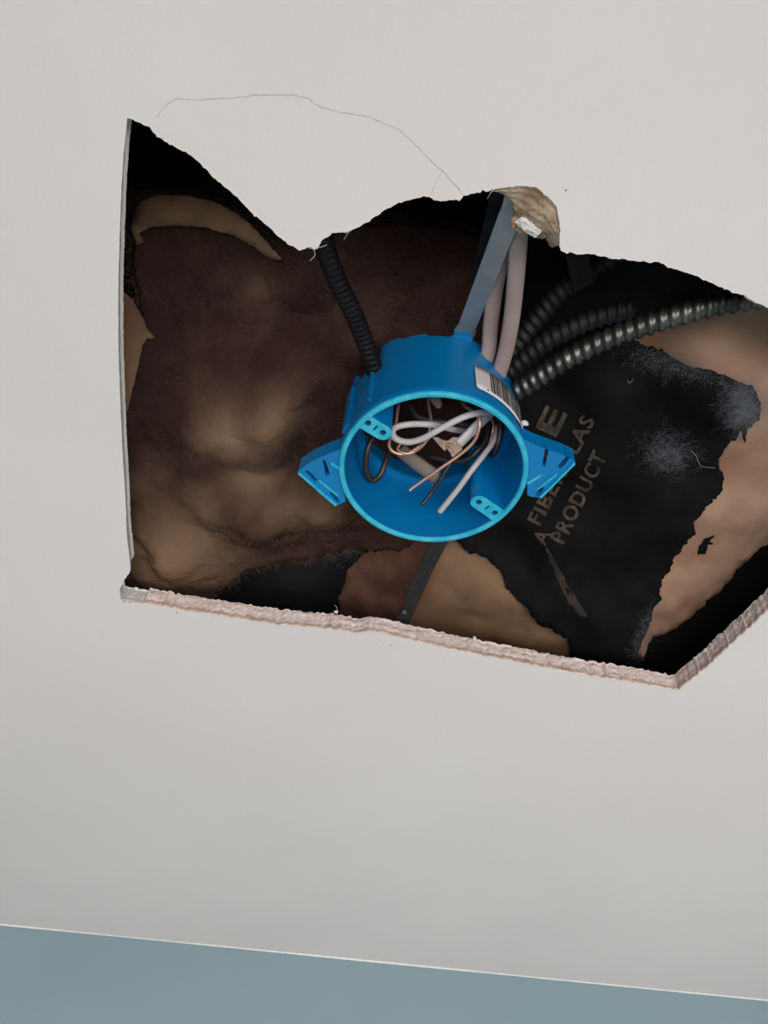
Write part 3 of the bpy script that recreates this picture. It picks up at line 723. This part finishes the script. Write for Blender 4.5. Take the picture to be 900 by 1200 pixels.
# moulded cable clamp ridge on the left flank and hanger clip on the back
def arc_block(a0, a1, r0, r1, z0, z1, n=10):
    o_ = [(r0 * math.cos(t), r0 * math.sin(t)) for t in np.linspace(a0, a1, n)] + [(r1 * math.cos(t), r1 * math.sin(t)) for t in np.linspace(a1, a0, n)]
    return pl(o_, [], z0, z1)
rad = math.radians
obj('clamp_ridge', *arc_block(rad(197), rad(205), RB - 0.002, RB + 0.0012, 0.010, D - 0.020), M_blue, bx)
obj('clamp_ridge', *arc_block(rad(224), rad(226), RB - 0.002, RB + 0.0010, 0.012, D - 0.006), M_blue, bx)
p_c = loc(543, 388, 0.064)
obj('hanger_clip', *pl([tuple(p_c + q) for q in ((-0.005, 0.001), (0.005, 0.001), (0.005, 0.010), (-0.005, 0.010))], [], D - 0.006, D + 0.002), M_blue, bx)
# barcode sticker bent round the flank
def cyl_patch(a0, a1, z0, z1, r, na, nz, ra=0.0):
    VV = []; FF = []
    for i in range(na + 1):
        t = i / na; a = a0 + (a1 - a0) * t
        e = 0.0
        if ra:
            da = min(t, 1 - t) * abs(a1 - a0) * r
            if da < ra: e = ra - math.sqrt(max(0, ra * ra - (ra - da) ** 2))
        for j in range(nz + 1):
            z = z0 + e + (z1 - z0 - 2 * e) * j / nz; VV.append((C[0] + r * math.cos(a), C[1] + r * math.sin(a), C[2] + z))
    for i in range(na):
        for j in range(nz):
            k = i * (nz + 1) + j; FF.append((k, k + nz + 1, k + nz + 2, k + 1))
    return VV, FF
LA0, LA1, LZ0, LZ1 = rad(290), rad(332.5), 0.0115, 0.034
st = obj('barcode_sticker', *cyl_patch(LA0, LA1, LZ0, LZ1, RB + 0.00015, 60, 4, 0.002), M_lab, bx, smooth=True); st['label'] = 'white barcode sticker'
s_ = st.modifiers.new('thick', 'SOLIDIFY'); s_.thickness = 0.0002
parts = []; a = LA0 + (LA1 - LA0) * 0.24
while a < LA1 - rad(2.4):
    w = rad(random.choice([0.5, 0.6, 0.9, 1.3])); parts.append(cyl_patch(a, a + w, LZ0 + 0.0022, LZ1 - 0.0016, RB + 0.00042, 2, 1)); a += w + rad(random.choice([0.6, 0.7, 0.9, 1.2]))
sub('barcode', *merge(parts), M_ink, st)
sub('printed_dot', *cyl_patch(LA0 + rad(7.0), LA0 + rad(8.2), LZ0 + 0.0015, LZ0 + 0.0026, RB + 0.00042, 2, 1), M_ink, st)
e = P(615, 496, 0.010)
lump('plastic_nub', (615, 496), 0.012, 0.0022, 0.0017, 0.0017, 0.3, M_lab, bx, 21, seg=10, lab='pale nub of glue beside the sticker')

# ================================================================== WIRES IN THE BOX
def wire(name, pts, r, material, label, cat, group=None, seg=10, n=10):
    p = smooth_path(PM(pts), n)
    o = obj(name, *tube_g(p, r, seg), material, smooth=True)
    return tag(o, label, cat, group)
wire('white_wire', [(583, 470, 48), (580, 482, 32), (560, 484, 22), (540, 490, 18), (515, 503, 15), (495, 514, 14), (478, 518, 14), (464, 514, 15), (460, 506, 17), (466, 500, 20), (484, 497, 22), (508, 498, 24), (530, 503, 32), (545, 505, 44)], 0.00175, M_white,
     'thick white wire looped across the middle of the box', 'wire')
wire('white_wire', [(580, 500, 45), (578, 517, 36), (567, 533, 28), (552, 552, 20), (536, 574, 15), (515, 600, 12)], 0.00165, M_white, 'straight white wire pointing down towards the lower screw boss', 'wire')
wire('copper_wire', [(468, 468, 45), (466, 480, 34), (464, 495, 26), (459, 510, 20), (456, 522, 18), (462, 530, 17), (475, 532, 17), (490, 524, 18), (502, 514, 20), (508, 504, 26)], 0.00085, M_copper, 'bare copper wire curling under the white loop on the left', 'wire')
wire('copper_wire', [(501, 466, 45), (503, 480, 36), (505, 492, 28), (503, 506, 21), (497, 520, 18), (484, 530, 17), (473, 531, 16.5), (466, 526, 19), (470, 519, 22)], 0.00085, M_copper, 'bare copper wire dropping from the rim into the loop', 'wire')
wire('copper_wire', [(538, 466, 45), (545, 476, 34), (556, 483, 27), (562, 492, 22), (561, 504, 19), (555, 518, 17), (540, 532, 15), (520, 546, 13), (500, 560, 11), (483, 572, 9), (480, 575, 8)], 0.0009, M_copper, 'long bare copper wire with its bent tip pointing lower left', 'wire')
wire('copper_wire', [(572, 486, 45), (578, 496, 40), (577, 508, 36), (573, 522, 36), (570, 530, 40)], 0.0007, M_copper, 'thin copper strand curled at the right side of the box', 'wire')
wire('black_wire', [(445, 500, 46), (437, 512, 38), (430, 530, 32), (429, 550, 29), (436, 563, 28), (446, 556, 30), (452, 540, 36), (458, 525, 44)], 0.0018, M_bwire, 'dark wire loop at the left inside the blue box', 'wire')
wire('black_wire', [(560, 492, 47), (548, 510, 40), (535, 530, 34), (520, 556, 27), (506, 577, 22), (494, 592, 17)], 0.0011, M_bwire, 'black wire ending near the far wall below the copper tip', 'wire')
wire('black_wire', [(572, 500, 47), (570, 515, 40), (560, 528, 34), (548, 538, 32), (530, 540, 34), (505, 535, 40)], 0.0016, M_bwire, 'black wire crossing behind the long copper wire', 'wire')
wire('black_wire', [(586, 492, 46), (586, 508, 40), (582, 525, 36), (578, 532, 38), (572, 526, 42)], 0.0019, M_bwire, 'black wire bent at the right wall of the box', 'wire')
wire('black_wire', [(480, 476, 47), (490, 488, 42), (510, 494, 39), (540, 496, 39), (560, 500, 42)], 0.0018, M_bwire, 'black wire across the dark back of the box', 'wire')
# cut end of a white cable with filler paper sticking out
sh = thing('cable_end', 'white cable sheath end with brown filler paper poking out', 'cable', tuple(P(545, 508, 0.024)))
p = smooth_path(PM([(575, 484, 40), (566, 492, 32), (555, 503, 26), (546, 512, 23), (538, 520, 21)]), 8)
obj('sheath', *tube_g(p, 0.0042, 14, flat=0.55, round_cap=False), M_sheath, sh, smooth=True)
VV = []; FF = []; na, nb = 9, 7
for i in range(na):
    t = i / (na - 1); a = P(542 - 34 * t, 514 + 1 * t, 0.0215 - 0.003 * t); b_ = P(540 - 14 * t + 3 * math.sin(t * 9), 522 + 12 * math.sin(t * 2.6), 0.018 - 0.004 * t)
    for j in range(nb):
        q = a + (b_ - a) * j / (nb - 1); q = q + rng.normal(0, 0.0006, 3); q[2] += 0.0014 * math.sin(j * 1.7 + i); VV.append(q)
for i in range(na - 1):
    for j in range(nb - 1): k = i * nb + j; FF.append((k, k + 1, k + nb + 1, k + nb))
fp = obj('filler_paper', VV, FF, M_kpaper, sh); fp['label'] = 'crumpled brown filler paper'
s_ = fp.modifiers.new('thick', 'SOLIDIFY'); s_.thickness = 0.0006
# blunt grey-brown stub of a cable entering from the back
p = smooth_path(PM([(470, 528, 46), (482, 538, 42), (498, 550, 36), (512, 560, 31)]), 8)
tag(obj('cable_stub', *tube_g(p, np.linspace(0.0044, 0.0046, len(p)), 16, flat=0.72), M_stub, smooth=True), 'blunt taupe cable stub below the copper loops', 'cable')
p = smooth_path(PM([(507, 455, 50), (511, 468, 46), (515, 477, 42)]), 6)
tag(obj('cable_stub', *tube_g(p, np.linspace(0.0046, 0.0018, len(p)), 10, flat=0.6), M_stub, smooth=True), 'small tapered grey tab behind the upper rim', 'cable')

# ================================================================== HANGER BAR, CABLES, CONDUITS
def strip(pts, w, th, bend_side=None):
    """flat metal strip along points (px,py,mm), width across the sight direction"""
    p = smooth_path(PM(pts), 8); t = np.gradient(p, axis=0); t /= np.linalg.norm(t, axis=1)[:, None]
    n_ = np.array([0, -0.45, -0.89]); s = np.cross(t, n_); s /= np.linalg.norm(s, axis=1)[:, None]
    nn = np.cross(s, t); VV = []; FF = []
    w = np.broadcast_to(w, (len(p),))
    for i in range(len(p)):
        a = s[i] * w[i] / 2; b_ = nn[i] * th / 2
        VV += [p[i] - a - b_, p[i] + a - b_, p[i] + a + b_, p[i] - a + b_]
    for i in range(len(p) - 1):
        for k in range(4): FF.append((i * 4 + k, i * 4 + (k + 1) % 4, i * 4 + 4 + (k + 1) % 4, i * 4 + 4 + k))
    FF += [(0, 1, 2, 3), tuple(len(VV) - 4 + k for k in (3, 2, 1, 0))]
    return VV, FF
hb = thing('hanger_bar', 'shiny galvanised metal hanger bar running up from the blue box', 'hanger bar', tuple(P(545, 390, 0.07)))
obj('arm', *strip([(603, 236, 17), (600, 246, 20), (590, 272, 28), (575, 311, 42), (560, 350, 56), (546, 386, 69), (541, 398, 73)], np.r_[np.full(40, 0.0098), np.full(9, 0.0116)], 0.0012), M_galv, hb)
ar = obj('bent_tip', *strip([(606, 231, 14.5), (604, 238, 15.5), (602, 246, 18)], 0.0105, 0.0012), M_galv, hb)
obj('inner_arm', *strip([(591, 222, 30), (583, 250, 40), (570, 290, 54), (556, 330, 68)], np.linspace(0.0125, 0.006, 25), 0.001), M_dsteel, hb)
mb = thing('metal_strap', 'dull grey metal strap with a hole below the blue box', 'strap', tuple(P(485, 700, 0.04)))
v, f = strip([(526, 612, 70), (513, 640, 59), (500, 665, 50), (487, 694, 38), (470, 732, 24)], 0.0095, 0.001)
obj('strip', v, f, M_dsteel, mb)
c_ = P(474, 717, 0.0265); 
v, f = tube_g(np.array([c_, c_ + np.array([0, -0.0006, -0.0008])]), 0.0016, 12, round_cap=False); obj('nail_hole_shade', v, f, M_bwire, mb)  # flat black disc puts the dark of a hole into colour
fs = thing('metal_strap', 'faint grey metal strap hanging behind the upper right edge', 'strap', tuple(P(678, 315, 0.05)))
obj('strip', *strip([(674, 285, 50), (679, 312, 56), (684, 336, 62)], 0.011, 0.001), M_dsteel, fs)

def cable(name, pts, r, flat, material, label, cat, group=None):
    p = smooth_path(PM(pts), 10)
    return tag(obj(name, *tube_g(p, r, 16, flat=flat), material, smooth=True), label, cat, group)
cable('electrical_cable', [(609, 240, 30), (608, 275, 33), (605, 320, 40), (600, 370, 46), (593, 410, 50), (582, 445, 50), (570, 470, 50)], 0.0043, 0.55, M_nm, 'pinkish taupe cable nearest the conduit entering the box top', 'cable', 'flat cables entering the box')
cable('electrical_cable', [(596, 250, 42), (590, 290, 46), (581, 335, 54), (575, 380, 58), (572, 415, 56), (560, 455, 50)], 0.0041, 0.55, M_nm, 'darker taupe cable close beside the shiny hanger bar', 'cable', 'flat cables entering the box')
def ribbed(name, pts, r, pitch, depth, material, label, cat, group=None, helix=True):
    p = smooth_path(PM(pts), 12); per = 8
    p, s_ = resample(p, pitch / per); seg = 18
    v, f = tube_g(p, r, seg)
    v = v.copy(); m_ = len(p)
    for i in range(m_):
        for k in range(seg):
            ph = 2 * math.pi * (s_[i] / pitch + (k / seg if helix else 0)); q = math.sin(ph)
            g = 1 - depth + depth * math.copysign(abs(q) ** 0.6, q)
            v[i * seg + k] = p[i] + (v[i * seg + k] - p[i]) * g
    return tag(obj(name, v, f, material, smooth=True), label, cat, group)
ribbed('armored_conduit', [(570, 478, 52), (592, 466, 50), (612, 455, 48), (650, 430, 44), (700, 403, 40), (760, 380, 36), (820, 362, 31), (870, 352, 27), (930, 345, 24), (1000, 345, 24)], 0.0058, 0.0055, 0.12, M_armor, 'shiny ribbed metal conduit curving from box to right edge', 'conduit', 'flexible conduits')
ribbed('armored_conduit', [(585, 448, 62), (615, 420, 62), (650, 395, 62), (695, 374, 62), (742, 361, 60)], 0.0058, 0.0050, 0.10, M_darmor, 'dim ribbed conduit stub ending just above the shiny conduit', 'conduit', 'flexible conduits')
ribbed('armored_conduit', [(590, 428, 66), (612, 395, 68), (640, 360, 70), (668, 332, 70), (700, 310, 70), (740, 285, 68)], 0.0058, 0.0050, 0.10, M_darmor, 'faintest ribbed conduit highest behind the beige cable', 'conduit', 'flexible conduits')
ribbed('ribbed_cable', [(366, 240, 26), (376, 272, 28), (384, 300, 31), (398, 335, 36), (413, 365, 41), (426, 396, 46), (436, 425, 46), (446, 452, 44), (460, 475, 44)], 0.0050, 0.0034, 0.06, M_bcable, 'black ribbed cable entering the left side of the blue box', 'cable')

for o in list(bpy.data.objects):
    if '_o' in o.keys(): del o['_o']
